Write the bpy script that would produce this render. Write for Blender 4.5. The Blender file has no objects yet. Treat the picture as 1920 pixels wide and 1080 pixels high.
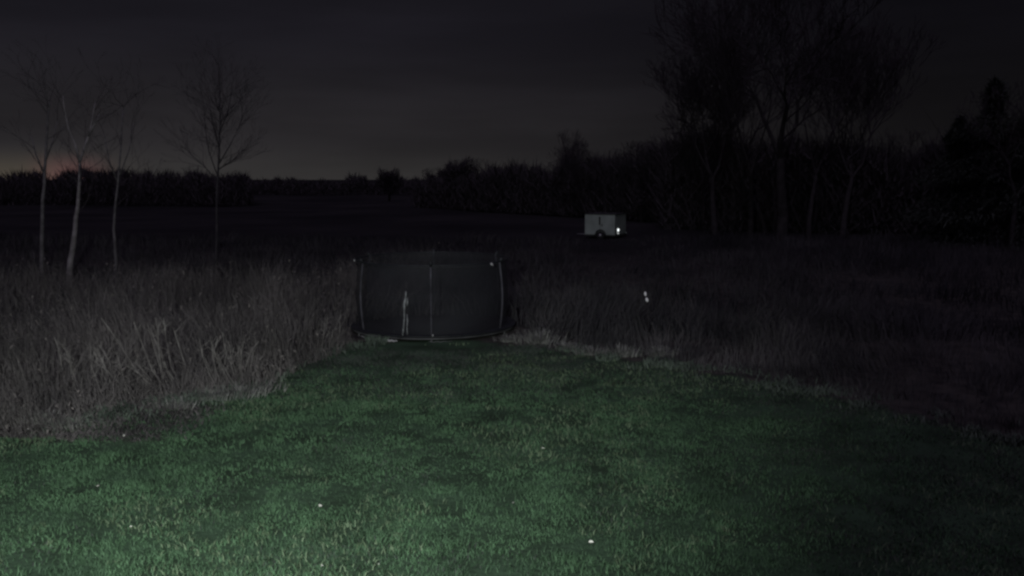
import bpy, math, random
import numpy as np
from mathutils import Vector, Matrix
R = math.radians
scene = bpy.context.scene
C = scene.collection
rnd = random.Random(7)
rng = np.random.default_rng(11)

# ------------------------------------------------------------------ camera
F = 1663.0; CAMZ = 3.8; PITCH = R(7.03)
cam_d = bpy.data.cameras.new('camera'); cam = bpy.data.objects.new('camera', cam_d); C.objects.link(cam)
cam.location = (0, 0, CAMZ); cam.rotation_euler = (R(90) - PITCH, 0, 0)
cam_d.sensor_width = 36; cam_d.lens = 36 * F / 1920; cam_d.clip_end = 4000; cam_d.clip_start = .1
scene.camera = cam
scene.render.resolution_x = 1024; scene.render.resolution_y = 576
try: scene.cycles.filter_width = 2.6
except Exception: pass

def ray(u, v):
    a = (u - 960) / F; b = (540 - v) / F
    return Vector((a, math.cos(PITCH) + math.sin(PITCH) * b, -math.sin(PITCH) + math.cos(PITCH) * b))
def G(u, v, z=0.0):                      # where the sight line through a pixel meets the ground
    d = ray(u, v); t = (z - CAMZ) / d.z
    return Vector((d.x * t, d.y * t, z))
def P(u, v, Y):                          # point at distance Y
    d = ray(u, v); t = Y / d.y
    return Vector((d.x * t, Y, CAMZ + d.z * t))

# ------------------------------------------------------------------ world, light, exposure
world = bpy.data.worlds.new("World"); scene.world = world; world.use_nodes = True
nt = world.node_tree; nt.nodes.clear()
def N(t, **k):
    n = nt.nodes.new(t)
    for a, b in k.items(): setattr(n, a, b)
    return n
def L(a, b): nt.links.new(a, b)
def M(op, a, b=None, c=None, clamp=False):
    n = N('ShaderNodeMath', operation=op); n.use_clamp = clamp
    for i, x in enumerate((a, b, c)):
        if x is None: continue
        if isinstance(x, (int, float)): n.inputs[i].default_value = x
        else: L(x, n.inputs[i])
    return n.outputs[0]
def MR(x, a, b, c, d, smooth=True):
    n = N('ShaderNodeMapRange'); n.interpolation_type = 'SMOOTHSTEP' if smooth else 'LINEAR'
    L(x, n.inputs[0])
    for i, v in enumerate((a, b, c, d)): n.inputs[i + 1].default_value = v
    return n.outputs[0]
def SC(col, fac):
    n = N('ShaderNodeVectorMath', operation='SCALE')
    if isinstance(col, tuple): n.inputs[0].default_value = col
    else: L(col, n.inputs[0])
    if isinstance(fac, (int, float)): n.inputs['Scale'].default_value = fac
    else: L(fac, n.inputs['Scale'])
    return n.outputs[0]
def AD(a, b):
    n = N('ShaderNodeVectorMath', operation='ADD'); L(a, n.inputs[0]); L(b, n.inputs[1]); return n.outputs[0]
tc = N('ShaderNodeTexCoord'); sep = N('ShaderNodeSeparateXYZ'); L(tc.outputs['Generated'], sep.inputs[0])
X, Y_, Z = sep.outputs
mp = N('ShaderNodeMapping'); mp.inputs['Scale'].default_value = (1.6, 1.6, 11); L(tc.outputs['Generated'], mp.inputs[0])
nz = N('ShaderNodeTexNoise'); nz.inputs['Scale'].default_value = 1.7; nz.inputs['Detail'].default_value = 5
L(mp.outputs[0], nz.inputs['Vector'])
cloud = MR(nz.outputs[0], .32, .68, .84, 1.16)
east = MR(X, -.12, .42, 1.0, .36)
up = MR(Z, .0, .17, 1.0, 0.0)
high = SC((.0102, .0094, .0130), cloud)
low = SC((.0100, .0094, .0072), M('MULTIPLY', up, cloud))
body = SC(AD(high, low), east)
gl = M('MULTIPLY', MR(X, -.5, -.36, 1.0, 0.0), MR(Z, .0, .035, 1.0, 0.0))
band = SC((.0085, .0082, .0066), M('MULTIPLY', M('MULTIPLY', MR(X, -.1, .12, 1.0, 0.0), MR(Z, .0, .045, 1.0, 0.0)), cloud))
glow = SC((.026, .020, .010), M('MULTIPLY', gl, cloud))
pk = M('MULTIPLY', MR(M('ABSOLUTE', M('ADD', X, .442)), 0, .045, 1, 0), MR(Z, .0, .03, 1.0, 0.0))
pink = SC((.060, .014, .018), pk)
sky = N('ShaderNodeTexSky', sky_type='NISHITA', sun_disc=False)
sky.sun_elevation = R(-6); sky.sun_rotation = R(-32); sky.air_density = 1.5; sky.dust_density = 3
zen = SC((.038, .030, .052), MR(Z, .25, .7, 0.0, 1.0))  # sky above the view brightened to add ambient fill
tot = AD(AD(AD(AD(body, band), glow), pink), AD(SC(sky.outputs[0], .02), zen))
bg = N('ShaderNodeBackground'); bg.inputs[1].default_value = 1.0; L(tot, bg.inputs[0])
wo = N('ShaderNodeOutputWorld'); L(bg.outputs[0], wo.inputs[0])

sd = bpy.data.lights.new('night_fill', 'SUN'); sd.energy = .30; sd.angle = R(12); sd.color = (.84, .75, 1.0)  # soft violet fill added to lift the black level, no moon seen
so = bpy.data.objects.new('night_fill', sd); C.objects.link(so); so.rotation_euler = (R(38), R(-12), 0)
# the floodlight on the house wall beside the camera
ld = bpy.data.lights.new('wall_floodlight', 'SPOT'); ld.energy = 6000; ld.color = (.93, 1.0, .96)
ld.spot_size = R(85); ld.spot_blend = 1.0; ld.shadow_soft_size = .06
lo = bpy.data.objects.new('wall_floodlight', ld); C.objects.link(lo)
lo.location = (-1.4, .1, 4.3)
lo.rotation_euler = (Vector((-5.0, 17, 0.0)) - lo.location).to_track_quat('-Z', 'Y').to_euler()
scene.view_settings.view_transform = 'Standard'; scene.view_settings.look = 'None'
scene.view_settings.exposure = 0; scene.view_settings.gamma = 1

# ------------------------------------------------------------------ materials
def mat(name, col, rough=.8, var=.0, scale=3.0, col2=None, spec=.3, attr=None, emit=None, metallic=0, bump=0):
    m = bpy.data.materials.new(name); m.use_nodes = True; t = m.node_tree; b = t.nodes['Principled BSDF']
    b.inputs['Roughness'].default_value = rough; b.inputs['Specular IOR Level'].default_value = spec
    b.inputs['Metallic'].default_value = metallic
    if emit: b.inputs['Emission Color'].default_value = (*emit[0], 1); b.inputs['Emission Strength'].default_value = emit[1]
    c2 = col2 or tuple(c * (1 - var) for c in col)
    co = t.nodes.new('ShaderNodeTexCoord'); n = t.nodes.new('ShaderNodeTexNoise'); n.inputs['Scale'].default_value = scale
    n.inputs['Detail'].default_value = 6; t.links.new(co.outputs['Object'], n.inputs['Vector'])
    r = t.nodes.new('ShaderNodeValToRGB'); r.color_ramp.elements[0].position = .36; r.color_ramp.elements[1].position = .64
    r.color_ramp.elements[0].color = (*c2, 1); r.color_ramp.elements[1].color = (*col, 1)
    t.links.new(n.outputs[0], r.inputs[0]); t.links.new(r.outputs[0], b.inputs['Base Color'])
    if bump:
        bm = t.nodes.new('ShaderNodeBump'); bm.inputs['Strength'].default_value = bump; bm.inputs['Distance'].default_value = .05
        t.links.new(n.outputs[0], bm.inputs['Height']); t.links.new(bm.outputs[0], b.inputs['Normal'])
    return m
mt_blade = mat('lawn_grass', (.088, .168, .088), .7, col2=(.048, .088, .050), scale=1.4, spec=.2)
mt_dimgrass = mat('dim_light_grass', (.075, .088, .076), .8, col2=(.035, .038, .036), scale=.9, spec=.15)  # colour lost in dim light is put into these blades
mt_rleaf = mat('withered_leaf', (.21, .19, .18), .8, col2=(.07, .062, .062), scale=1.2, spec=.15)
mt_under = mat('undergrowth_leaf', (.13, .165, .13), .7, col2=(.06, .078, .062), scale=1.5, spec=.2)
mt_blade2 = mat('yellowed_grass', (.15, .205, .125), .7, col2=(.085, .125, .07), scale=2.0, spec=.2)
mt_weed = mat('dry_weed', (.150, .137, .135), .8, col2=(.070, .065, .066), scale=.8, spec=.15)
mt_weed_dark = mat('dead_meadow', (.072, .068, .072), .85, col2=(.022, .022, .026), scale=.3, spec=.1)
mt_rough = mat('rough_weed', (.115, .108, .110), .85, col2=(.035, .035, .038), scale=.7, spec=.1)
mt_straw = mat('straw', (.33, .33, .31), .7, col2=(.12, .125, .11), scale=4, spec=.2)
mt_stem = mat('pale_stem', (.25, .235, .225), .7, col2=(.12, .11, .105), scale=5)
mt_birch = mat('birch_bark', (.21, .19, .205), .75, col2=(.12, .11, .115), scale=5)
mt_bark = mat('bark', (.045, .040, .042), .9, col2=(.022, .020, .021), scale=6, bump=.4)
mt_twig = mat('twig', (.058, .050, .056), .9, col2=(.046, .041, .046), scale=3)
mt_needle = mat('needles', (.055, .065, .055), .8, col2=(.03, .035, .03), scale=3)
mt_white = mat('white_panel', (.33, .38, .345), .55, col2=(.25, .29, .26), scale=1.5)
mt_grime = mat('dark_trim', (.03, .03, .032), .6, col2=(.02, .02, .02))
mt_rubber = mat('rubber', (.022, .022, .024), .8, col2=(.015, .015, .016))
mt_steel = mat('galvanised_steel', (.45, .46, .47), .35, col2=(.3, .3, .31), scale=12, metallic=.8)
mt_dull = mat('weathered_steel', (.10, .10, .105), .7, col2=(.03, .03, .032), scale=2)
mt_pad = mat('black_pad', (.022, .024, .028), .6, col2=(.013, .014, .017), scale=4)
mt_foam = mat('foam_sleeve', (.080, .077, .095), .8, col2=(.025, .024, .030), scale=2.2)
mt_tape = mat('pale_webbing', (.28, .29, .30), .6, col2=(.12, .125, .13), scale=9)
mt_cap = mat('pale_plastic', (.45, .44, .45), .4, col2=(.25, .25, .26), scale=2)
mt_glint = mat('reflector_glow', (.8, .8, .8), .2, emit=((.95, 1, 1), 1.6))  # emission stands in for light thrown back by a reflector
mt_glint2 = mat('reflector_glow_dim', (.8, .8, .8), .2, emit=((.95, 1, 1), .35))
mt_refl = mat('marker_plastic', (.85, .84, .86), .3, col2=(.75, .74, .76))
mt_leafw = mat('pale_leaf', (.85, .85, .80), .5, col2=(.7, .7, .62), scale=20)

# net: dark threads with see-through holes
mt_net = bpy.data.materials.new('safety_net'); mt_net.use_nodes = True; t = mt_net.node_tree; b = t.nodes['Principled BSDF']
b.inputs['Base Color'].default_value = (.017, .018, .023, 1); b.inputs['Roughness'].default_value = .8
ck = t.nodes.new('ShaderNodeTexNoise'); ck.inputs['Scale'].default_value = 2.5
rp = t.nodes.new('ShaderNodeMapRange'); rp.inputs[1].default_value = .35; rp.inputs[2].default_value = .65; rp.inputs[3].default_value = .28; rp.inputs[4].default_value = .64
t.links.new(ck.outputs[0], rp.inputs[0]); t.links.new(rp.outputs[0], b.inputs['Alpha'])

# ground
mt_ground = bpy.data.materials.new('ground'); mt_ground.use_nodes = True; t = mt_ground.node_tree; b = t.nodes['Principled BSDF']
b.inputs['Roughness'].default_value = .95; b.inputs['Specular IOR Level'].default_value = .1
def gn(scale, detail=6):
    n = t.nodes.new('ShaderNodeTexNoise'); n.inputs['Scale'].default_value = scale; n.inputs['Detail'].default_value = detail
    t.links.new(gco.outputs['Object'], n.inputs['Vector']); return n.outputs[0]
def gramp(x, c1, c2, a=.35, bb=.65):
    r = t.nodes.new('ShaderNodeValToRGB'); r.color_ramp.elements[0].position = a; r.color_ramp.elements[1].position = bb
    r.color_ramp.elements[0].color = (*c1, 1); r.color_ramp.elements[1].color = (*c2, 1); t.links.new(x, r.inputs[0]); return r.outputs[0]
gco = t.nodes.new('ShaderNodeTexCoord')
at = t.nodes.new('ShaderNodeAttribute'); at.attribute_name = 'lawn'
lawn_c = gramp(gn(1.3), (.030, .048, .030), (.055, .095, .058))
rough_c = gramp(gn(2.2), (.030, .028, .028), (.075, .068, .062))
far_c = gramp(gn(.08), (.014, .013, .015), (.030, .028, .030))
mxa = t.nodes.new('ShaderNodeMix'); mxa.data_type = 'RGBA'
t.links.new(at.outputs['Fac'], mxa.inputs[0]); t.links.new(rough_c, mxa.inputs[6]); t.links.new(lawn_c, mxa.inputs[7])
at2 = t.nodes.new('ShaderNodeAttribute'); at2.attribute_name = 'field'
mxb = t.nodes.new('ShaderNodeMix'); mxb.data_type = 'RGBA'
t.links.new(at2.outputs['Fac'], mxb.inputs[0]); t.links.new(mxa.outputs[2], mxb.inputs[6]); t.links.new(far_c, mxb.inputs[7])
t.links.new(mxb.outputs[2], b.inputs['Base Color'])
bm_ = t.nodes.new('ShaderNodeBump'); bm_.inputs['Strength'].default_value = .7; bm_.inputs['Distance'].default_value = .04
t.links.new(gn(14), bm_.inputs['Height']); t.links.new(bm_.outputs[0], b.inputs['Normal'])

# ------------------------------------------------------------------ helpers
def link(name, me, m, parent=None):
    o = bpy.data.objects.new(name, me); C.objects.link(o)
    if m: me.materials.append(m)
    if parent: o.parent = parent
    return o
def tag(o, label=None, cat=None, group=None, kind=None):
    if label: o['label'] = label
    if cat: o['category'] = cat
    if group: o['group'] = group
    if kind: o['kind'] = kind
    return o
def thing(name, loc, label, cat, group=None, rz=0, s=1):
    o = bpy.data.objects.new(name, None); C.objects.link(o); o.location = loc; o.rotation_euler = (0, 0, rz)
    o.scale = (s, s, s); o.empty_display_size = .2
    return tag(o, label, cat, group)
def npmesh(name, V, F4=None, F3=None):
    me = bpy.data.meshes.new(name); V = np.asarray(V, dtype=np.float32)
    n4 = 0 if F4 is None else len(F4); n3 = 0 if F3 is None else len(F3)
    me.vertices.add(len(V)); me.vertices.foreach_set('co', V.ravel())
    me.loops.add(n4 * 4 + n3 * 3)
    idx = []
    if n4: idx.append(np.asarray(F4, dtype=np.int32).ravel())
    if n3: idx.append(np.asarray(F3, dtype=np.int32).ravel())
    me.loops.foreach_set('vertex_index', np.concatenate(idx))
    me.polygons.add(n4 + n3)
    st = np.concatenate([np.arange(n4) * 4, n4 * 4 + np.arange(n3) * 3]).astype(np.int32)
    me.polygons.foreach_set('loop_start', st)
    me.update(calc_edges=True); me.validate(); return me
def ribbons(name, P0, P1, P2, w, m, parent=None):
    """tapered blades bent at the middle, each turned its own way"""
    n = len(P0); a = rng.uniform(0, math.pi, n); d = np.stack([np.cos(a), np.sin(a), np.zeros(n)], 1) * (np.asarray(w)[:, None] / 2)
    V = np.stack([P0 - d, P0 + d, P1 - d * .75, P1 + d * .75, P2], 1).reshape(-1, 3)
    k = np.arange(n)[:, None] * 5
    return link(name, npmesh(name, V, k + np.array([[0, 1, 3, 2]]), k + np.array([[2, 3, 4]])), m, parent)
def prisms(name, segs, m, parent=None, sides=4):
    """tapered round-ish segments (p0, p1, r0, r1)"""
    A = np.array([s[0] for s in segs], dtype=float); B = np.array([s[1] for s in segs], dtype=float)
    r0 = np.array([s[2] for s in segs]); r1 = np.array([s[3] for s in segs])
    D = B - A; D /= np.linalg.norm(D, axis=1)[:, None] + 1e-9
    ref = np.where(np.abs(D[:, 2:3]) > .9, np.array([[1., 0, 0]]), np.array([[0, 0, 1.]]))
    U = np.cross(D, ref); U /= np.linalg.norm(U, axis=1)[:, None]; W = np.cross(D, U)
    V = []
    for (Q, r) in ((A, r0), (B, r1)):
        for k in range(sides):
            an = 2 * math.pi * k / sides
            V.append(Q + (U * math.cos(an) + W * math.sin(an)) * r[:, None])
    V = np.stack(V, 1).reshape(-1, 3); base = np.arange(len(segs))[:, None] * sides * 2
    f = [base + np.array([[k, (k + 1) % sides, sides + (k + 1) % sides, sides + k]]) for k in range(sides)]
    me = npmesh(name, V, np.concatenate(f))
    me.polygons.foreach_set('use_smooth', [True] * len(me.polygons))
    return link(name, me, m, parent)
def tube_mesh(name, pts, rad, sides=12, closed=False):
    pts = [Vector(p) for p in pts]; n = len(pts)
    if not isinstance(rad, (list, tuple)): rad = [rad] * n
    V = []; Fc = []
    for i, p in enumerate(pts):
        a = pts[(i - 1) % n] if (closed or i) else p; c = pts[(i + 1) % n] if (closed or i < n - 1) else p
        d = (c - a).normalized(); ref = Vector((0, 0, 1)) if abs(d.z) < .9 else Vector((1, 0, 0))
        u = d.cross(ref).normalized(); w = d.cross(u)
        for k in range(sides):
            an = 2 * math.pi * k / sides; V.append(p + (u * math.cos(an) + w * math.sin(an)) * rad[i])
    for i in range(n if closed else n - 1):
        j = (i + 1) % n
        for k in range(sides): Fc.append((i * sides + k, i * sides + (k + 1) % sides, j * sides + (k + 1) % sides, j * sides + k))
    if not closed:
        Fc.append(tuple(range(sides))[::-1]); Fc.append(tuple((n - 1) * sides + k for k in range(sides)))
    me = bpy.data.meshes.new(name); me.from_pydata(V, [], Fc)
    for p in me.polygons: p.use_smooth = True
    return me
def join_mesh(name, parts):
    V = []; Fc = []
    for me in parts:
        o = len(V); V += [v.co.copy() for v in me.vertices]; Fc += [tuple(o + i for i in p.vertices) for p in me.polygons]
    me = bpy.data.meshes.new(name); me.from_pydata(V, [], Fc); return me
def box_mesh(name, x0, x1, y0, y1, z0, z1, bev=0.0):
    import bmesh
    bm = bmesh.new(); bmesh.ops.create_cube(bm, size=1)
    for v in bm.verts: v.co = Vector((x0 + (v.co.x + .5) * (x1 - x0), y0 + (v.co.y + .5) * (y1 - y0), z0 + (v.co.z + .5) * (z1 - z0)))
    if bev: bmesh.ops.bevel(bm, geom=bm.edges[:], offset=bev, segments=3, affect='EDGES', profile=.5)
    me = bpy.data.meshes.new(name); bm.to_mesh(me); bm.free(); return me
def inpoly(x, y, poly):
    ins = np.zeros(len(x), bool); n = len(poly)
    for i in range(n):
        x1, y1 = poly[i]; x2, y2 = poly[(i + 1) % n]
        c = ((y1 > y) != (y2 > y)) & (x < (x2 - x1) * (y - y1) / (y2 - y1 + 1e-12) + x1); ins ^= c
    return ins
def vnoise(x, y, s, seed=0):             # smooth value noise, 0..1
    r = np.random.default_rng(seed); T = r.random((64, 64)); x = x / s; y = y / s
    xi = np.floor(x).astype(int); yi = np.floor(y).astype(int); fx = x - xi; fy = y - yi
    fx = fx * fx * (3 - 2 * fx); fy = fy * fy * (3 - 2 * fy)
    g = lambda a, c: T[a % 64, c % 64]
    return (g(xi, yi) * (1 - fx) + g(xi + 1, yi) * fx) * (1 - fy) + (g(xi, yi + 1) * (1 - fx) + g(xi + 1, yi + 1) * fx) * fy

# lawn edge, laid out on the ground
edge_px = [(-60, 800), (60, 797), (160, 792), (250, 775), (350, 752), (420, 742), (495, 735), (540, 702), (600, 668), (680, 646),
           (760, 640), (900, 640), (985, 642), (1060, 660), (1150, 676), (1250, 686), (1400, 712), (1600, 752), (1780, 800), (1980, 850)]
edge = [tuple(G(u, v).xy) for u, v in edge_px]
def rag(x, y):                            # ragged outline for anything bounded by the lawn edge
    return x + .9 * (vnoise(x, y, .9, 81) - .5) + .4 * (vnoise(x, y, .25, 82) - .5), y + 1.5 * (vnoise(x, y, 1.1, 83) - .5) + .5 * (vnoise(x, y, .3, 84) - .5)
lawn_poly = [(-14, edge[0][1])] + edge + [(18, edge[-1][1]), (18, -6), (-14, -6)]
def gz(x, y):
    x = np.asarray(x, float); y = np.asarray(y, float)
    amp = np.clip((y - 24) / 30, 0, 1)
    dip = np.exp(-((y - 13.15) / .28) ** 2) * (np.clip((-5.6 - x) / 1.2, 0, 1) * .10 + .22 * np.exp(-((x + 7.35) / .5) ** 2))
    return .05 * (vnoise(x, y, 1.7, 3) - .5) + .03 * (vnoise(x, y, .7, 5) - .5) - dip + amp * (.5 * (vnoise(x, y, 14, 4) - .5))

# ------------------------------------------------------------------ ground sheet
xs = np.concatenate([-np.geomspace(1500, 16, 26), np.linspace(-15.5, 19, 116), np.geomspace(19.6, 1500, 26)])
ys = np.concatenate([[-60, -30, -12], np.linspace(-6, 34, 134), np.geomspace(34.6, 3000, 46)])
gx, gy = np.meshgrid(xs, ys); gxx = gx.ravel(); gyy = gy.ravel()
V = np.stack([gxx, gyy, gz(gxx, gyy)], 1); nx = len(xs); ny = len(ys)
i, j = np.meshgrid(np.arange(nx - 1), np.arange(ny - 1)); k = (j * nx + i).ravel()
me = npmesh('ground', V, np.stack([k, k + 1, k + nx + 1, k + nx], 1))
jx = gxx + .5 * (vnoise(gxx, gyy, .8, 8) - .5); jy = gyy + .9 * (vnoise(gxx, gyy, .9, 9) - .5)
la = me.attributes.new('lawn', 'FLOAT', 'POINT')
lawnv = inpoly(jx, jy, lawn_poly).astype(np.float32)
lawnv *= 1 - .5 * ((gxx < -5.2) & (gyy > 12.6) & (gyy < 14.5))
la.data.foreach_set('value', lawnv.astype(np.float32))
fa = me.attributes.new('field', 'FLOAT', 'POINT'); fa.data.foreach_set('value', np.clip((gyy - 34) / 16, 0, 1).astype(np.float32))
me.polygons.foreach_set('use_smooth', [True] * len(me.polygons))
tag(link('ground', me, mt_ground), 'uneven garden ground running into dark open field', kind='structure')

# ------------------------------------------------------------------ lawn grass
def edge_y(x): return np.interp(x, [e[0] for e in edge], [e[1] for e in edge])
def scatter(n, x0, x1, y0, y1, power=1.0):
    u = rng.random(n) ** power
    y = y0 + (y1 - y0) * u; x = rng.uniform(x0, x1, n); return x, y
def blades(name, x, y, h, lean, w, m, **k):
    n = len(x); z = gz(x, y) - .005; P0 = np.stack([x, y, z], 1); a = rng.uniform(0, 2 * math.pi, n)
    d = np.stack([np.cos(a), np.sin(a), np.zeros(n)], 1); up = np.array([[0, 0, 1.]])
    l = lean[:, None]; hh = h[:, None]
    P1 = P0 + hh * .55 * up + d * hh * l * .3; P2 = P0 + hh * (1 - .35 * l) * up + d * hh * l
    return ribbons(name, P0, P1, P2, w, m)
n = 760000
x, y = scatter(n, -11, 15, 6.2, 23.2, 1.25)
keep = inpoly(*rag(x, y), lawn_poly) & (np.abs(x - .3) < y * .62 + 2.2)
dens = vnoise(x, y, .35, 21) * .6 + vnoise(x, y, .12, 22) * .4
fade = np.clip((edge_y(x) - y) / 3.0, .0, 1) * .6 + .4
dens = np.clip((dens - .5) * 2.4 + .55, 0, 1.2)
keep &= rng.random(n) < (.12 + 1.0 * dens) * np.where(x > 1.5, fade, np.clip(fade * 1.5, 0, 1))
keep &= (np.hypot(x + 1.8, y - 21.5) > 2.15)
keep &= ~((x < -4.9) & (y > 13.0 + 1.3 * (vnoise(x, y, .6, 30) - .5)) & (rng.random(n) < .7))
x = x[keep]; y = y[keep]; n = len(x)
h = (.026 + .070 * (.5 * vnoise(x, y, .45, 23) + .5 * vnoise(x, y, .16, 24)) ** 1.5 * rng.uniform(.5, 1.6, n))
dull = rng.random(n) < np.clip(np.clip((y - 14.3) / 4.2, 0, .92) + np.clip((x - 2) / 7, 0, .8) + .5 * (vnoise(x, y, 1.2, 25) - .55), 0, .95)  # greyer blades far and right: rough grass, plus dim light put in as colour
g = blades('grass', x[dull], y[dull], h[dull], rng.uniform(.2, 1.1, dull.sum()), rng.uniform(.006, .013, dull.sum()), mt_dimgrass)
tag(g, 'rough grass greyed to imitate dim light, mixed into the far and right parts of the lawn', 'grass', kind='stuff')
x = x[~dull]; y = y[~dull]; h = h[~dull]; n = len(x)
g = blades('grass', x, y, h, rng.uniform(.2, 1.1, n), rng.uniform(.006, .013, n), mt_blade)
tag(g, 'green mown lawn grass in the floodlight', 'grass', kind='stuff')
n = 90000
x, y = scatter(n, -11, 15, 6.2, 23.5, 1.2); keep = inpoly(x, y, lawn_poly) & (.6 * vnoise(x, y, 1.4, 27) + .4 * vnoise(x, y, .4, 28) > .56) & (np.abs(x) < y * .62 + 2)
x = x[keep]; y = y[keep]; n = len(x)
g = blades('yellowed_grass', x, y, rng.uniform(.04, .1, n), rng.uniform(.3, 1.3, n), rng.uniform(.008, .018, n), mt_blade2)
tag(g, 'yellowed longer grass blades in patches over the lawn', 'grass', kind='stuff')

# ------------------------------------------------------------------ tall weeds and meadow
def stalks(name, x, y, h, wd, m, label, lean=.35, bias=(-.1, 0)):
    n = len(x); z = gz(x, y) - .02; P0 = np.stack([x, y, z], 1)
    a = rng.uniform(0, 2 * math.pi, n); l = np.abs(rng.normal(0, lean, n)); hh = h
    bx = bias[0] + .9 * (vnoise(x, y, 1.3, 91) - .5) + .7 * (vnoise(x, y, .45, 92) - .5); by = bias[1] + .7 * (vnoise(x, y, 1.1, 93) - .5)
    d = np.stack([np.cos(a) * l + bx, np.sin(a) * l + by, np.zeros(n)], 1)
    P1 = P0 + np.stack([d[:, 0] * hh * .35, d[:, 1] * hh * .35, hh * .55], 1)
    P2 = P0 + np.stack([d[:, 0] * hh, d[:, 1] * hh, hh * (1 - .25 * np.clip(l, 0, 1.2))], 1)
    o = ribbons(name, P0, P1, P2, wd, m)
    return tag(o, label, 'weeds', kind='stuff'), P0, P1, P2
# left bank
n = 62000
x = rng.uniform(-20, -2.9, n); d = rng.random(n) ** 1.5 * 15
ey = edge_y(x) + 1.3 * (vnoise(x, x * 0, .8, 41) - .5) + .7 * (vnoise(x, x * 0 + 2, .25, 44) - .5) + rng.normal(0, .15, n); y = ey + .1 + d
cl = .6 * vnoise(x, y, .9, 42) + .4 * vnoise(x, y, .35, 43); cl = np.clip((cl - .5) * 1.6 + .5, 0, 1); keep = rng.random(n) < .18 + 1.1 * cl
keep &= np.hypot(x + 1.85, y - 21.5) > 2.28
x = x[keep]; y = y[keep]; d = d[keep]; cl = cl[keep]; n = len(x)
h = np.clip(.30 + d * .55, 0, 1.25) * (.45 + .8 * cl) * rng.uniform(.6, 1.2, n)
_, A0, A1, A2 = stalks('tall_weeds', x, y, h, rng.uniform(.006, .016, n), mt_weed, 'tall tangled dry weeds banked along the left edge of the lawn', .38, (-.12, 0))
# side twigs on the taller stalks
sel = rng.random(n) < .55; k = sel.sum(); q = rng.uniform(.3, .95, k)[:, None]
B0 = A0[sel] * (1 - q) + A2[sel] * q
v = rng.normal(0, 1, (k, 3)); v[:, 2] = np.abs(v[:, 2]) * .7 + .2; v /= np.linalg.norm(v, axis=1)[:, None]; ln = rng.uniform(.1, .35, k)[:, None]
o = ribbons('weed_twigs', B0, B0 + v * ln * .5 + [0, 0, .01], B0 + v * ln, rng.uniform(.006, .014, k), mt_weed)
tag(o, 'fine side twigs and seed heads on the tall weeds left of the lawn', 'weeds', kind='stuff')
# withered leaves caught on the stalks, green growth at their feet
sel = rng.random(n) < .42; k = sel.sum(); q = rng.uniform(.25, .98, k)[:, None]
B0 = A0[sel] * (1 - q) + A2[sel] * q; v = rng.normal(0, 1, (k, 3)); v[:, 2] -= .5; v /= np.linalg.norm(v, axis=1)[:, None]; ln = rng.uniform(.03, .10, k)[:, None]
o = ribbons('withered_leaves', B0, B0 + v * ln * .5, B0 + v * ln + [0, 0, -.01], rng.uniform(.015, .045, k), mt_rleaf)
tag(o, 'shrivelled brown leaves hanging on the tall weeds at left', 'leaves', kind='stuff')
n = 9000
x = rng.uniform(-13, -2.9, n); y = edge_y(x) + rng.normal(.35, .5, n); keep = (vnoise(x, y, .55, 46) > .52); x = x[keep]; y = y[keep]; n = len(x)
g = blades('undergrowth', x, y, rng.uniform(.06, .22, n), rng.uniform(.3, 1.3, n), rng.uniform(.012, .035, n), mt_under)
tag(g, 'grey green leafy growth at the foot of the left weeds', 'weeds', kind='stuff')
n = 6000
x = rng.uniform(1.0, 9, n); y = edge_y(x) + rng.normal(.1, .5, n); keep = (vnoise(x, y, .5, 47) > .5); x = x[keep]; y = y[keep]; n = len(x)
g = blades('undergrowth', x, y, rng.uniform(.05, .2, n), rng.uniform(.3, 1.3, n), rng.uniform(.012, .03, n), mt_under)
tag(g, 'grey green leafy growth along the right lawn edge', 'weeds', kind='stuff')
# meadow behind the trampoline, out to fifty metres
n = 75000
y = 20.5 + rng.random(n) ** 1.3 * 34; x = rng.uniform(-1, 1, n) * (y * .66 + 3)
keep = (y > edge_y(np.clip(x, edge[0][0], edge[-1][0])) + .6) & (np.hypot(x + 1.8, y - 21.5) > 2.28)
cl = vnoise(x, y, 2.4, 51); keep &= rng.random(n) < .15 + 1.1 * cl
x = x[keep]; y = y[keep]; cl = cl[keep]; n = len(x)
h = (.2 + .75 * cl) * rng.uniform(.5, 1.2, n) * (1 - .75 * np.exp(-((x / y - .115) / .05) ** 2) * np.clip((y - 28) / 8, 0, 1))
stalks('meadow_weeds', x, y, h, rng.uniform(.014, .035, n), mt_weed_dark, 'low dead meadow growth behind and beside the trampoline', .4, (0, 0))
# right bank
n = 30000
x = rng.uniform(.5, 17, n); d = rng.random(n) ** 1.3 * 9; y = edge_y(x) + 1.2 * (vnoise(x, x * 0, .8, 61) - .5) + .6 * (vnoise(x, x * 0 + 2, .25, 63) - .5) + d
keep = (np.hypot(x + 1.8, y - 21.5) > 2.28); cl = vnoise(x, y, 1.1, 62); keep &= rng.random(n) < .1 + 1.1 * cl
x = x[keep]; y = y[keep]; d = d[keep]; cl = cl[keep]; n = len(x)
h = np.clip(.08 + .22 * d, 0, .9) * (.25 + 1.0 * cl) * rng.uniform(.5, 1.2, n) * np.clip(1.25 - x / 16, .35, 1)
stalks('rough_weeds', x, y, h, rng.uniform(.007, .018, n), mt_rough, 'short rough weeds along the dark right edge of the lawn', .45, (0, 0))
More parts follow.
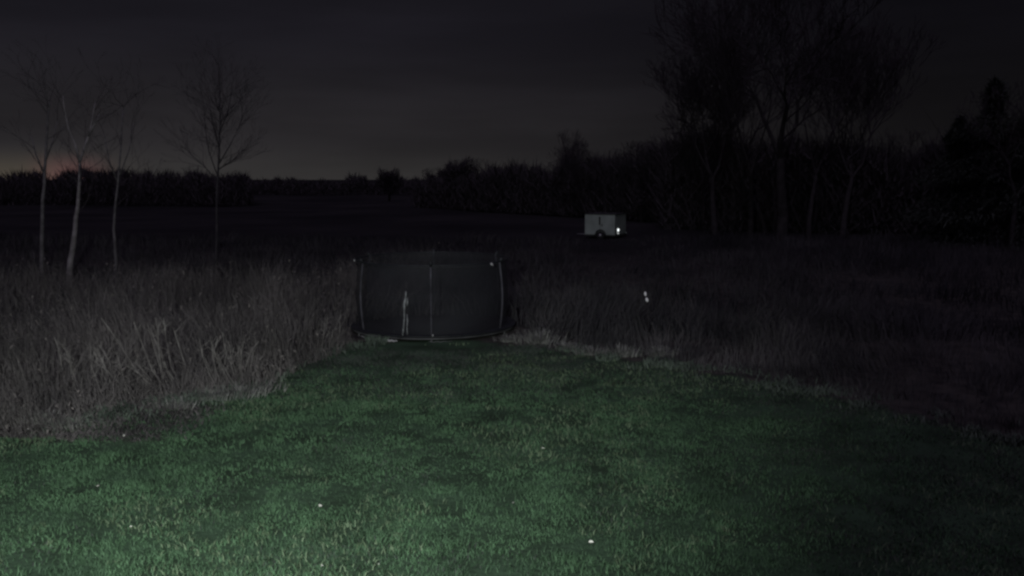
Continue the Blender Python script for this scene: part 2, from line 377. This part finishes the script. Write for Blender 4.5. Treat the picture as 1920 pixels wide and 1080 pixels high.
# flattened brown litter at the left foreground
n = 16000
x = rng.uniform(-12, -4.6, n); y = rng.uniform(12.75, 14.7, n) + 1.0 * (vnoise(x, x * 0 + 3, .8, 72) - .5); keep = rng.random(n) < np.clip((-4.6 - x) / 1.5, 0, 1) * (.3 + vnoise(x, y, .5, 71)); x = x[keep]; y = y[keep]; n = len(x)
g = blades('dead_grass', x, y, rng.uniform(.05, .16, n), rng.uniform(.8, 1.8, n), rng.uniform(.008, .02, n), mt_weed)
tag(g, 'flattened brown dead grass at the foot of the left weeds', 'grass', kind='stuff')

# ------------------------------------------------------------------ pale straw tufts, arching stems
tufts = [(1012, 643, 1.35, 'broad pale straw tuft at the right foot of the trampoline'),
         (1060, 655, .8, 'small pale straw tuft just right of the broad one beside the trampoline'),
         (1108, 664, .8, 'low grey straw tuft in the middle of the right lawn edge'),
         (1165, 668, 1.0, 'straw tuft below the two white markers'),
         (1238, 668, .9, 'straw tuft farthest right on the lawn edge'),
         (952, 640, .7, 'thin straw tuft touching the front right rim of the trampoline'),
         (445, 745, 1.1, 'pale straw tuft on the lawn corner of the left weeds'),
         (488, 733, 1.0, 'rightmost bright straw tuft ending the left weeds'),
         (392, 750, 1.0, 'pale flattened tuft left of the lawn corner tufts'),
         (330, 766, .8, 'dull tuft at the base of the leaning arching stems'),
         (88, 790, .9, 'greenish pale tuft in the left foreground near the two dark hollows'),
         (30, 786, .9, 'leftmost tuft at the foot of the weeds by the photo edge'),
         (140, 795, .8, 'pale upright tuft left foreground beneath the birch trunks')]
for (u, v, s, lab) in tufts:
    p = G(u, v); n = int(240 * s); a = rng.uniform(0, 6.283, n); r = np.clip(np.abs(rng.normal(0, .13, n)), 0, .26) * s
    P0 = np.stack([np.cos(a) * r * 1.7, np.sin(a) * r, np.zeros(n) - .01], 1); hh = rng.uniform(.12, .42, n) * s * (.8 if u < 600 else 1.0)
    a2 = a + rng.normal(0, .6, n); l = rng.uniform(.3, 1.5, n)
    D = np.stack([np.cos(a2), np.sin(a2), np.zeros(n)], 1) * (hh * l)[:, None]
    Zu = np.stack([np.zeros(n), np.zeros(n), hh], 1)
    o = ribbons('straw_tuft', P0, P0 + D * .35 + Zu * .6, P0 + D + Zu * (.8 - .3 * l)[:, None], rng.uniform(.006, .014, n), mt_straw)
    o.location = (p.x, p.y, float(gz([p.x], [p.y])[0])); tag(o, lab, 'grass tuft', 'pale straw tufts along the lawn edge')
arcs = [([(335, 745), (300, 690), (282, 640), (268, 600)], 'tall curved pale weed stems arching up and left in the middle of the left weeds'),
        ([(300, 742), (270, 705), (245, 685), (228, 678)], 'short pale stems bent low beneath the tall arching ones'),
        ([(230, 755), (212, 715), (198, 680), (185, 655)], 'faint slanting stems left of the tall arching ones'),
        ([(150, 745), (146, 700), (142, 660), (138, 640)], 'upright grey stems beneath the forked birch'),
        ([(430, 735), (415, 700), (402, 665), (398, 640)], 'grey leaning stems beside the lawn corner tufts'),
        ([(455, 728), (458, 690), (463, 665), (470, 650)], 'straight thin stems rising behind the rightmost bright tuft'),
        ([(598, 662), (600, 640), (603, 620), (604, 600)], 'thin upright stems left of the trampoline')]
for pts, lab in arcs:
    base = G(*pts[0]); Yb = base.y + .1; segs = []
    root = Vector((base.x, Yb, 0))
    for q in range(9):
        ox = rnd.gauss(0, .14); oy = rnd.gauss(0, .15); sp = rnd.uniform(.75, 1.15); fan = rnd.gauss(0, .12)
        pp = []
        for kx, (u, v) in enumerate(pts):
            w = P(u, v, Yb) - Vector((base.x, Yb, 0)); w.z = max(w.z, 0)
            if kx == 0: w = Vector((0, 0, -.03))
            pp.append(Vector((w.x * sp + ox + fan * kx * .5, oy + fan * kx * .2, w.z * sp)))
        for a_, b_ in zip(pp, pp[1:]): segs.append((a_, b_, .006, .005))
        for _ in range(5):
            kx = rnd.randrange(1, 3); f = rnd.random(); s0 = pp[kx].lerp(pp[kx + 1], f)
            segs.append((s0, s0 + Vector((rnd.gauss(0, .12), rnd.gauss(0, .08), rnd.uniform(.05, .22))), .004, .002))
    o = prisms('weed_stems', segs, mt_stem, sides=4); o.location = root; tag(o, lab, 'weed stems', 'pale stems standing out of the weeds')

# ------------------------------------------------------------------ trees
def grow(p, d, length, r, lev, thick, thin, spread=.55, cut=2, up=.12, nb=3):
    """one limb: bends as it goes, then forks"""
    steps = 3; q = Vector(p); dd = Vector(d).normalized(); rr = r
    for s in range(steps):
        dd = (dd + Vector((rnd.gauss(0, .12), rnd.gauss(0, .12), rnd.gauss(0, .08) + up * .4))).normalized()
        q2 = q + dd * length / steps; r2 = rr * .86
        (thick if lev < cut else thin).append((q - dd * rr * .3, q2, rr, r2)); q = q2; rr = r2
        if lev < 6 and s < steps - 1 and lev >= 1 and rnd.random() < .7 and r > .004:
            a = Vector((rnd.gauss(0, 1), rnd.gauss(0, 1), rnd.gauss(0, .4))).normalized()
            if length > .35: grow(q, dd * .75 + a * .65, length * .55, rr * .5, lev + 2, thick, thin, spread, cut, up, 2)
    if length < .35 or lev > 6: return
    for _ in range(nb if lev < 5 else 2):
        a = Vector((rnd.gauss(0, 1), rnd.gauss(0, 1), rnd.gauss(0, .5))).normalized()
        grow(q, dd + a * spread, length * rnd.uniform(.62, .82), rr * rnd.uniform(.55, .75), lev + 1, thick, thin, spread, cut, up, nb)
def tree_meshes(h, r, spread=.55, trunk=.3, up=.12, nb=3, seed=0, minr=.006):
    global rnd
    rnd = random.Random(seed); th = []; tn = []
    grow((0, 0, -.1), (rnd.gauss(0, .05), rnd.gauss(0, .05), 1), h * trunk, r, 0, th, tn, spread, 2, up, nb)
    f = lambda L_: [(a, b_, max(x, minr), max(y_, minr)) for a, b_, x, y_ in L_]
    a = prisms('trunk', f(th), mt_bark, sides=7).data; b_ = prisms('crown', f(tn), mt_twig, sides=3).data
    for o in [o for o in C.objects if o.data in (a, b_)]: bpy.data.objects.remove(o)
    return a, b_
def place_tree(name, proto, loc, s, rz, label, group):
    t_ = thing(name, (loc[0], loc[1], float(gz([loc[0]], [loc[1]])[0])), label, 'tree', group, rz, s)
    link('trunk', proto[0], None, t_); link('crown', proto[1], None, t_); return t_

# four slim trees in the left weeds: trunk line, branch starts
def slim(name, pts, r, Yd, limbs, m, label, dens=1.0, seed=1):
    global rnd
    rnd = random.Random(seed)
    pts = [P(u, v, Yd) for u, v in pts]; base = Vector((pts[0].x, Yd, 0)); pts = [base - Vector((0, 0, .1))] + pts[1:]
    nP = []
    for a, b_ in zip(pts, pts[1:]):
        for f in (0, .33, .66): nP.append(a.lerp(b_, f) + Vector((rnd.gauss(0, .012), rnd.gauss(0, .012), 0)))
    nP.append(pts[-1]); T = thing(name, base, label, 'tree', 'slim bare trees standing in the left weeds')
    rad = [r * (1 - .72 * i / (len(nP) - 1)) for i in range(len(nP))]
    tm = [tube_mesh('trunk', [p - base for p in nP], rad, 10)]; tw = []; th = []
    for lp in limbs:
        q = [P(u, v, Yd) - base for u, v in lp]; dz = rnd.uniform(-.5, .5)
        for i_, w in enumerate(q): w.y += dz * i_ / max(1, len(q) - 1)
        tm.append(tube_mesh('l', q, [r * .42 * (1 - .65 * i_ / (len(q) - 1)) for i_ in range(len(q))], 8))
        for _ in range(int(5 * dens)):
            kx = rnd.randrange(len(q) - 1); s0 = q[kx].lerp(q[kx + 1], rnd.random()); dd = (q[-1] - q[0]).normalized()
            a = Vector((rnd.gauss(0, 1), rnd.gauss(0, 1), rnd.gauss(0, .4))).normalized()
            grow(s0, dd + a * .6, .8, .013, 3, tw, tw, .5, 0, .1, 2)
    for _ in range(int(16 * dens)):
        f = rnd.uniform(.55, 1); w = nP[min(len(nP) - 1, int(f * len(nP)))] - base
        a = Vector((rnd.gauss(0, 1), rnd.gauss(0, 1), abs(rnd.gauss(0, .8)) + .4)).normalized()
        grow(w, a, rnd.uniform(.5, 1.0), .014, 3, tw, tw, .5, 0, .1, 2)
    tj = link('trunk', join_mesh('trunk', tm), m, T)
    for p in tj.data.polygons: p.use_smooth = True
    prisms('crown', [(a, b_, max(x, .0045), max(y_, .0035)) for a, b_, x, y_ in tw], mt_twig, T, 3)
    return T
mt_greyb = mat('grey_birch_bark', (.13, .12, .13), .8, col2=(.07, .065, .07), scale=5)
slim('birch_tree', [(127, 552), (133, 490), (141, 430), (147, 365), (150, 300)], .115, 29, [[(150, 305), (143, 270), (132, 240), (127, 205), (126, 180)], [(150, 303), (158, 275), (168, 245), (172, 215), (176, 190)], [(165, 255), (180, 232), (190, 215)]], mt_birch,
     'pale birch with leaning trunk and forked top, brightest of the left trees', .5, 1)
slim('birch_tree', [(79, 548), (79, 480), (80, 400), (84, 320), (90, 230), (93, 190)], .085, 31, [[(84, 330), (70, 290), (62, 250)], [(86, 300), (98, 262), (104, 222)]], mt_greyb,
     'straight grey birch trunk leftmost in the weeds', .5, 2)
slim('birch_tree', [(217, 540), (217, 490), (213, 430), (219, 370), (224, 310), (232, 200)], .07, 32, [[(224, 330), (240, 280), (246, 230)], [(222, 345), (208, 300), (204, 250)]], mt_greyb,
     'thin crooked birch trunk with a kink, third of the left trees', .5, 3)
mt_grey = mat('grey_bark', (.05, .046, .052), .85, col2=(.028, .025, .03), scale=5)
slim('bare_tree', [(405, 500), (406, 420), (407, 350), (410, 300), (413, 230), (412, 165)], .065, 38,
     [[(408, 330), (392, 285), (385, 240), (382, 190)], [(409, 310), (432, 270), (448, 235), (462, 195)], [(411, 275), (400, 230), (396, 180)], [(412, 250), (424, 210), (430, 165)], [(408, 340), (380, 310), (350, 285)], [(409, 318), (440, 300), (462, 280)]], mt_grey,
     'dark bare tree with a wide twiggy crown, fourth and rightmost of the left trees', 1.5, 4)

# prototypes for the wood
pA = tree_meshes(9, .17, .60, .26, .10, 3, 21, .009)
pB = tree_meshes(9, .16, .45, .30, .20, 3, 22, .009)
pC = tree_meshes(9, .20, .75, .22, .06, 3, 23, .009)
pD = tree_meshes(9, .13, .35, .34, .25, 3, 24, .009)
def hgt(p): return max(v.co.z for v in p[1].vertices)
H = {id(p): hgt(p) for p in (pA, pB, pC, pD)}
def wood(u, top, Yd, proto, label, group, name='bare_tree'):
    b_ = P(u, 335, Yd); tz = P(u, top, Yd).z
    place_tree(name, proto, (b_.x, Yd), tz / H[id(proto)], rnd.uniform(0, 6.28), label, group)
rnd = random.Random(5)
g1 = 'trees along the dark skyline'
for u, top, Yd, pr, lab in [
    (828, 312, 116, pA, 'small low tree at the left foot of the bushy skyline clump'), (893, 296, 113, pA, 'right tree of the bushy skyline clump'),
    (935, 306, 105, pC, 'low spreading tree right of the bushy skyline clump'), (975, 302, 103, pA, 'low twiggy tree in the middle of the skyline'),
    (1012, 306, 100, pB, 'low tree left of the thin upright skyline tree'), (1045, 236, 95, pD, 'thin upright tree sticking up above its neighbours on the skyline'),
    (1072, 272, 90, pA, 'medium tree right of the thin upright skyline tree'), (1105, 268, 86, pB, 'medium upright tree over the left of the white trailer'),
    (1135, 276, 84, pC, 'spreading tree directly above the white trailer'), (1165, 262, 82, pD, 'slender tree over the right end of the white trailer'),
    (1205, 258, 78, pA, 'tree between the white trailer and the tall bare trees'), (1248, 236, 74, pB, 'taller tree starting the dark mass at right'),
    (1290, 222, 70, pC, 'broad tree left of the very tall bare trees')]:
    wood(u, top, Yd, pr, lab, g1)
def dense_tree(u, top, Yd, wid, n, label, seed):
    r = np.random.default_rng(seed); b_ = P(u, 335, Yd); Ht = P(u, top, Yd).z
    T = thing('bushy_tree', (b_.x, Yd, 0), label, 'tree', g1)
    link('trunk', tube_mesh('trunk', [(0, 0, -.4), (.1, 0, Ht * .35), (.05, 0, Ht * .7)], [.2, .15, .05], 8), mt_bark, T)
    v = r.normal(0, 1, (n, 3)); v /= np.linalg.norm(v, axis=1)[:, None]; q = r.random(n)[:, None] ** .45
    lump = .8 + .25 * np.sin(v[:, :1] * 5 + seed) * np.cos(v[:, 2:] * 6 + 1)
    P0 = v * q * lump * np.array([[wid / 2, wid / 2, Ht * .42]]) + [0, 0, Ht * .52]; d = v * .5 + r.normal(0, .45, (n, 3)) + [0, 0, .35]
    l = r.uniform(.3, .8, n)[:, None] * Ht / 7
    ribbons('crown', P0, P0 + d * l * .5, P0 + d * l, r.uniform(.05, .12, n), mt_twig, T)
dense_tree(729, 309, 150, 5.6, 5000, 'low round far tree standing alone on the skyline left of centre', 11)
dense_tree(866, 288, 110, 5.2, 5000, 'tallest rounded tree of the bushy skyline clump', 12)
dense_tree(838, 299, 112, 3.4, 3000, 'left rounded tree of the bushy skyline clump', 13)
dense_tree(1062, 282, 92, 3.6, 3500, 'rounded bushy tree at the foot of the thin upright skyline tree', 14)
dense_tree(1230, 262, 76, 4.4, 4500, 'rounded dark tree where the mass of the right wood begins', 15)
g2 = 'very tall bare trees on the right'
for u, top, Yd, pr, lab in [
    (1345, 30, 58, pB, 'leftmost of the very tall bare trees'), (1410, -60, 54, pD, 'second very tall bare tree, slim with upright limbs'),
    (1470, -90, 52, pA, 'third very tall bare tree in the middle of the tall group'), (1520, -50, 55, pD, 'fourth very tall bare tree, limbs fanning right'),
    (1375, 60, 62, pA, 'shorter bare tree behind the two leftmost tall bare trees'), (1440, 10, 60, pD, 'slim bare tree close behind the middle of the tall group'), (1548, 40, 61, pD, 'slim bare tree behind the right side of the tall group'),
    (1300, 130, 64, pB, 'bare tree stepping down at the left of the very tall ones'),
    (1585, 20, 57, pB, 'rightmost of the very tall bare trees')]:
    wood(u, top, Yd, pr, lab, g2)
g3 = 'lower trees at the far right'
for u, top, Yd, pr, lab in [
    (1640, 262, 64, pA, 'low tree at the sky gap right of the tall trees'), (1690, 275, 62, pC, 'spreading low tree in the sky gap'),
    (1735, 240, 60, pB, 'rising tree left of the dark conifers'), (1905, 150, 47, pA, 'bare tree at the right edge of the photo')]:
    wood(u, top, Yd, pr, lab, g3)

# conifers
def conifer(u, top, Yd, wid, label, seed):
    r = np.random.default_rng(seed); b_ = P(u, 335, Yd); Ht = P(u, top, Yd).z
    T = thing('conifer', (b_.x, Yd, 0), label, 'tree', 'dark conifers at the far right')
    link('trunk', tube_mesh('trunk', [(0, 0, -.1), (.03, 0, Ht * .5), (0, 0, Ht * .97)], [.2, .12, .02], 8), mt_bark, T)
    n = 15000; f = r.random(n) ** .8; z = f * Ht * .97 + .3; rad = (1 - f) ** .85 * wid * (.75 + .35 * np.sin(z * 3.1 + r.random() * 6)) * r.random(n) ** .5
    a = r.uniform(0, 6.283, n); rad = rad * (.75 + .5 * vnoise(a * 3, z * 1.6, 1.0, seed))
    P0 = np.stack([np.cos(a) * rad, np.sin(a) * rad, z - rad * .25], 1)
    l = r.uniform(.12, .4, n)[:, None]; d = np.stack([np.cos(a), np.sin(a), r.normal(-.1, .35, n)], 1) + r.normal(0, .35, (n, 3))
    ribbons('crown', P0, P0 + d * l * .5, P0 + d * l, r.uniform(.03, .09, n), mt_needle, T)
conifer(1795, 222, 52, 4.2, 'broad dark conifer left of the tallest conifer', 3)
conifer(1855, 150, 50, 4.4, 'tallest dark conifer near the right edge', 4)
conifer(1940, 175, 48, 4.0, 'dark conifer cut off by the right edge of the photo', 5)

# scrub that nobody could count
def scrub(name, u0, u1, Yf, topf, n, label, wmul=1.0, dep=6, seed=1):
    r = np.random.default_rng(seed); u = r.uniform(u0, u1, n); Yd = Yf(u) + r.uniform(-.5, 1, n) * dep
    x = (u - 960) / F * Yd / math.cos(PITCH) ; top = topf(u)
    top = top + np.where(u > 1000, 34, 7) * (vnoise(u, u * 0, 70, seed + 7) - .5) + 16 * (vnoise(u, u * 0, 22, seed + 5) - .5) + 9 * (vnoise(u, u * 0, 8, seed + 6) - .5)
    Ht = CAMZ + (335 - top) / F * Yd; Ht = np.maximum(Ht, .6)
    z0 = r.random(n) ** 1.2 * Ht * .85; ln = r.uniform(.4, 1.5, n) * np.clip(Ht / 4, .35, 1.6)
    d = np.stack([r.normal(0, .45, n), r.normal(0, .45, n), np.abs(r.normal(.8, .3, n))], 1); d *= np.minimum(ln, (Ht - z0) * 1.25 + .1)[:, None]
    P0 = np.stack([x, Yd, z0], 1)
    o = ribbons(name, P0, P0 + d * .5 + r.normal(0, .05, (n, 3)), P0 + d, r.uniform(.05, .13, n) * wmul, mt_twig)
    return tag(o, label, 'scrub', kind='stuff')
scrub('distant_scrub', -260, 480, lambda u: 130 + u * 0, lambda u: np.interp(u, [-260, 0, 120, 200, 330, 420, 480], [328, 327, 326, 314, 318, 328, 333]), 26000, 'ragged line of low scrub on the left horizon', 1.5, 12, 2)
scrub('horizon_hedge', 380, 840, lambda u: 210 + u * 0, lambda u: np.interp(u, [380, 460, 700, 840], [331, 333, 334, 330]) , 12000, 'flat dark hedge on the far horizon left of centre', 2.2, 10, 3)
scrub('wood_scrub', 780, 1260, lambda u: 112 - (u - 820) * .08, lambda u: np.interp(u, [780, 840, 930, 1040, 1100, 1260], [332, 326, 318, 314, 300, 288]), 34000, 'tangled brush under the skyline trees behind the white trailer', 1.3, 6, 4)
scrub('wood_scrub', 1240, 2150, lambda u: 66 - (u - 1240) * .012, lambda u: np.interp(u, [1240, 1320, 1600, 1700, 1800, 2150], [272, 262, 275, 292, 268, 260]), 52000, 'dense dark brush filling the foot of the tall trees on the right', 1.2, 6, 5)

# ------------------------------------------------------------------ trampoline
cx, cy = G(812, 615).xy
T = thing('trampoline', (cx, cy, 0), 'low black trampoline with a barrel shaped safety net and bowed poles on the lawn edge', 'trampoline')
ring = lambda r, z, n=64: [(r * math.cos(2 * math.pi * i / n), r * math.sin(2 * math.pi * i / n), z) for i in range(n)]
RZ = .12
link('frame', tube_mesh('frame', ring(2.07, RZ - .03), .022, 8, True), mt_dull, T)
def annulus(name, r0, r1, z0, z1, th, m, n=64):
    V = []; Fc = []
    for i_ in range(n):
        c, s = math.cos(2 * math.pi * i_ / n), math.sin(2 * math.pi * i_ / n); w = .006 * math.sin(i_ * 2.3)
        V += [(r0 * c, r0 * s, z0 + w), (r1 * c, r1 * s, z1 + w), (r1 * c, r1 * s, z1 - th), (r0 * c, r0 * s, z0 - th)]
    for i_ in range(n):
        a = i_ * 4; b2 = ((i_ + 1) % n) * 4
        for k_ in range(4): Fc.append((a + k_, b2 + k_, b2 + (k_ + 1) % 4, a + (k_ + 1) % 4))
    me = bpy.data.meshes.new(name); me.from_pydata(V, [], Fc); return link(name, me, m, T)
annulus('spring_pad', 1.78, 2.11, RZ + .02, RZ + .035, .02, mt_pad)
V = [(0, 0, RZ - .05)]; Fc = []
for k_, (r_, z_) in enumerate(((.6, RZ - .035), (1.3, RZ - .01), (1.80, RZ + .005))):
    V += [(r_ * math.cos(2 * math.pi * i_ / 48), r_ * math.sin(2 * math.pi * i_ / 48), z_) for i_ in range(48)]
for i_ in range(48):
    j_ = (i_ + 1) % 48; Fc.append((0, 1 + i_, 1 + j_))
    for k_ in range(2): Fc.append((1 + k_ * 48 + i_, 1 + (k_ + 1) * 48 + i_, 1 + (k_ + 1) * 48 + j_, 1 + k_ * 48 + j_))
me = bpy.data.meshes.new('jumping_mat'); me.from_pydata(V, [], Fc); link('jumping_mat', me, mt_rubber, T)
HT = 1.80
def bow(f): return 1.92 + .075 * math.sin(math.pi * min(1, f * 1.02)) - .01 * f
ang0 = -math.pi / 2 + .07
zs = [0, .08, .2, .35, .5, .65, .8, .92, 1.0]
def pole(an, m1):
    c, s = math.cos(an), math.sin(an)
    pts = [(bow(f) * c, bow(f) * s, RZ + .0 + f * (HT - RZ)) for f in zs]
    o = link('pole', tube_mesh('pole', pts, .024, 10), m1, T)
    e = Vector((bow(1) * c, bow(1) * s, HT))
    link('foot', tube_mesh('foot', [(2.05 * c, 2.05 * s, -.02), (2.05 * c, 2.05 * s, RZ - .055)], .022, 8), mt_dull, T)
    cap = tube_mesh('pole_cap', [e + Vector((0, 0, -.01)), e + Vector((c * .05, s * .05, .05)), e + Vector((c * .07, s * .07, .085))], [.040, .040, .018], 10)
    link('pole_cap', cap, m2 if (m2 := mcap(an)) else mt_pad, o)
def mcap(an): 
    a = (an - ang0) % (2 * math.pi) / (math.pi / 3)
    return mt_pad
for k_ in range(6): pole(ang0 + k_ * math.pi / 3, mt_foam)
# the two pale plastic rod end caps
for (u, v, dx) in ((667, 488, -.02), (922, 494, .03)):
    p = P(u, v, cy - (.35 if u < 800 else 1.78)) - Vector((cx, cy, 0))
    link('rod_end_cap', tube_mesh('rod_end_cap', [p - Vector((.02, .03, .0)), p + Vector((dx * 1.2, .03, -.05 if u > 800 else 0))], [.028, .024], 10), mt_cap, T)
link('top_ring', tube_mesh('top_ring', ring(bow(1) + .02, HT - .01, 48), .018, 8, True), mt_pad, T)
rod = tube_mesh('top_rod', [P(668, 488, cy - .33) - Vector((cx, cy, 0)), Vector((-bow(1) * .93, -.33, HT - .01)), Vector((-bow(1) * .80, -bow(1) * .6, HT - .01))], .02, 8)
link('top_rod', rod, mt_pad, T)
nn = 60; V = []; Fc = []
fz = [0.0, .1, .22, .36, .5, .64, .78, .9, 1.0]
for f in fz:
    for i_ in range(nn):
        an = 2 * math.pi * i_ / nn; sag = .028 * (1 - abs(math.cos(3 * (an - ang0)))) * math.sin(math.pi * f)
        r_ = bow(f) - .045 - sag; V.append((r_ * math.cos(an), r_ * math.sin(an), RZ + .03 + f * (HT - RZ - .05)))
for k_ in range(len(fz) - 1):
    for i_ in range(nn):
        j_ = (i_ + 1) % nn; Fc.append((k_ * nn + i_, k_ * nn + j_, (k_ + 1) * nn + j_, (k_ + 1) * nn + i_))
me = bpy.data.meshes.new('safety_net'); me.from_pydata(V, [], Fc)
for p in me.polygons: p.use_smooth = True
link('safety_net', me, mt_net, T)
# pale webbing of the net door, hanging on the front left
yd = cy - 1.99
def wp(u, v, dy=0): return P(u, v, yd + dy) - Vector((cx, cy, 0))
link('door_webbing', tube_mesh('door_webbing', [wp(761, 546), wp(761, 553), wp(760, 562), wp(758, 570), wp(758, 582), wp(758, 598), wp(757, 612), wp(755, 629, -.02)], [.010, .020, .027, .032, .021, .017, .023, .019], 8), mt_tape, T)
link('door_webbing', tube_mesh('door_webbing', [wp(764, 558), wp(764, 568), wp(763, 574)], [.010, .020, .010], 8), mt_tape, T)
link('door_strap', tube_mesh('door_strap', [wp(763, 589), wp(764, 602), wp(763, 614), wp(764, 628, -.02)], [.009, .014, .011, .013], 8), mt_tape, T)
# pale hem of the pad at the front
def hem(a0, a1, r=.013):
    pts = []
    for i_ in range(14):
        a = a0 + (a1 - a0) * i_ / 13; pts.append((2.12 * math.cos(a), 2.12 * math.sin(a), .03 + .01 * math.sin(i_ * 1.7)))
    link('pad_hem', tube_mesh('pad_hem', pts, [r * (.5 + .5 * math.sin(math.pi * i_ / 13)) for i_ in range(14)], 6), mt_dull if r < .014 else mt_cap, T)
hem(R(-141), R(-109), .016); hem(R(-119), R(-108), .026); hem(R(-88), R(-72), .012)
p = wp(811, 631, -.12); link('hook', tube_mesh('hook', [p, p + Vector((.012, 0, .03)), p + Vector((0, 0, .045))], [.012, .016, .012], 8), mt_cap, T)

# ------------------------------------------------------------------ box trailer
Yt = 55.0; tx = P(1154, 440, Yt).x
tr = thing('box_trailer', (tx, Yt, float(gz([tx], [Yt])[0]) * 0), 'small white enclosed box trailer with glowing discs for its reflector glint, alone in the dark field', 'trailer', rz=R(-26))
# local frame: long side along -x from the near corner at the origin, end wall along +y
Lg, Wd, z0, z1 = 2.05, 2.0, .30, 1.58
body = link('body', box_mesh('body', -Lg, 0, 0, Wd, z0, z1, .04), mt_white, tr)
link('roof', box_mesh('roof', -Lg - .04, .04, -.04, Wd + .04, z1 + .002, z1 + .05, .015), mt_grime, tr)
link('chassis', box_mesh('chassis', -Lg + .05, -.05, .05, Wd - .05, .2, z0 - .003, .01), mt_grime, tr)
d_ = link('side_door', box_mesh('side_door', -.98, -.22, -.012, -.002, z0 + .1, z1 - .12, .003), mt_white, tr)
link('handle', box_mesh('handle', -.92, -.86, -.035, -.014, .85, .99, .004), mt_grime, d_)
link('window', box_mesh('window', -1.10, -1.00, -.014, -.002, .93, 1.44, .003), mt_grime, tr)
link('seam', box_mesh('seam', -1.035, -1.015, -.010, -.001, .5, .92, .002), mt_grime, tr)
link('corner_trim', box_mesh('corner_trim', -.035, .008, -.010, .035, z0, z1, .004), mt_grime, tr)
for yy in (-.05, Wd + .05):
    w = link('wheel', tube_mesh('wheel', [(-.98, yy - .08, .27), (-.98, yy - .06, .27), (-.98, yy + .06, .27), (-.98, yy + .08, .27)], [.2, .27, .27, .2], 24), mt_rubber, tr)
    link('rim', tube_mesh('rim', [(-.98, yy - .095, .27), (-.98, yy + .095, .27)], .11, 16), mt_steel, w)
    arch = [(-.98 + .33 * math.cos(a), yy, .29 + .33 * math.sin(a)) for a in [math.pi * i_ / 12 for i_ in range(13)]]
    link('mudguard', tube_mesh('mudguard', arch, .045, 8), mt_grime, tr)
link('drawbar', tube_mesh('drawbar', [(-Lg + .1, Wd / 2, .26), (-Lg - .9, Wd / 2, .26)], .035, 8), mt_steel, tr)
rd = link('rear_door', box_mesh('rear_door', .002, .014, .16, Wd - .16, z0 + .08, z1 - .12, .003), mt_white, tr)
link('hinge', box_mesh('hinge', .016, .04, .2, .26, .6, .66, .003), mt_grime, rd)
link('bumper', box_mesh('bumper', .01, .10, .1, Wd - .05, .22, .29, .01), mt_grime, tr)
def lens(y_, z_, r_, m): link('reflector_glint', tube_mesh('reflector_glint', [(.016, y_, z_), (.06, y_, z_), (.075, y_, z_)], [r_, r_, r_ * .6], 16), m, tr)  # glowing disc added for a reflector's bright return
lens(.40, .62, .085, mt_glint); lens(.40, .42, .055, mt_glint2)  # bright and dim glowing discs added for the reflector glint
link('corner_marker', tube_mesh('corner_marker', [(.016, Wd - .08, .36), (.07, Wd - .08, .36)], .05, 12), mt_white, tr)

# ------------------------------------------------------------------ two white markers on a leaning cane
b0 = G(1216, 640); Yc = b0.y
K = thing('marker_cane', (b0.x, Yc, 0), 'thin dark cane carrying two small white plastic strips in the weeds right of centre', 'marker')
link('cane', tube_mesh('cane', [(0, 0, -.05), P(1215, 590, Yc) - b0, P(1210, 552, Yc) - b0, P(1207, 540, Yc) - b0], [.009, .008, .007, .005], 8), mt_bark, K)
for (u, v, a, w) in ((1210, 551, .12, .028), (1213, 562, .3, .033)):
    p = P(u, v, Yc - .03) - b0; Lh = .05
    dv = Vector((math.sin(a), 0, -math.cos(a))); pts = [p - dv * Lh, p - dv * Lh * .3, p + dv * Lh * .5, p + dv * Lh * 1.1]
    link('plastic_strip', tube_mesh('plastic_strip', pts, [w * .45, w, w * 1.05, w * .5], 10), mt_refl, K)

# ------------------------------------------------------------------ pale fallen leaves on the lawn
def leaf_mesh(s, seed):
    r = random.Random(seed); V = []; n_ = 10
    for i_ in range(n_):
        a = 2 * math.pi * i_ / n_; V.append((s * math.cos(a) * (1.1 + r.uniform(-.15, .15)), s * .7 * math.sin(a) * (1 + r.uniform(-.2, .2)), s * (.25 + .45 * abs(math.sin(a)) + r.uniform(-.1, .1))))
    V += [(v[0] * .97, v[1] * .97, v[2] - s * .08) for v in V]; V += [(0, 0, s * .2), (0, 0, s * .1)]; Fc = []
    for i_ in range(n_):
        j_ = (i_ + 1) % n_; Fc += [(i_, j_, 2 * n_), (n_ + j_, n_ + i_, 2 * n_ + 1), (i_, n_ + i_, n_ + j_, j_)]
    me = bpy.data.meshes.new('fallen_leaf'); me.from_pydata(V, [], Fc); return me
for q, (u, v, s, lab) in enumerate([(1108, 1025, .023, 'largest white curled leaf, on the bright grass at the bottom right of centre'), (600, 955, .026, 'white curled leaf on the lawn left of centre'),
        (1018, 845, .020, 'tiny pale leaf in the middle of the lawn'), (184, 918, .017, 'pale leaf on the bright grass at lower left'), (53, 797, .024, 'small white leaf by the left weeds at the photo edge'),
        (246, 997, .009, 'tiny pale leaf near the bottom left corner grass'), (603, 1068, .016, 'tiny pale leaf at the bottom edge left of centre'), (710, 1068, .011, 'tiniest pale leaf at the bottom edge near the centre'),
        (963, 950, .014, 'tiny dull leaf right of the lawn centre'), (233, 822, .03, 'flat pale leaf lying on the dead grass at left')]):
    p = G(u, v); o = link('fallen_leaf', leaf_mesh(s, q), mt_leafw); o.location = (p.x, p.y, float(gz([p.x], [p.y])[0]) + .035); o.rotation_euler = (R(25), 0, q * 1.3)
    tag(o, lab, 'leaf', 'pale fallen leaves on the lawn')
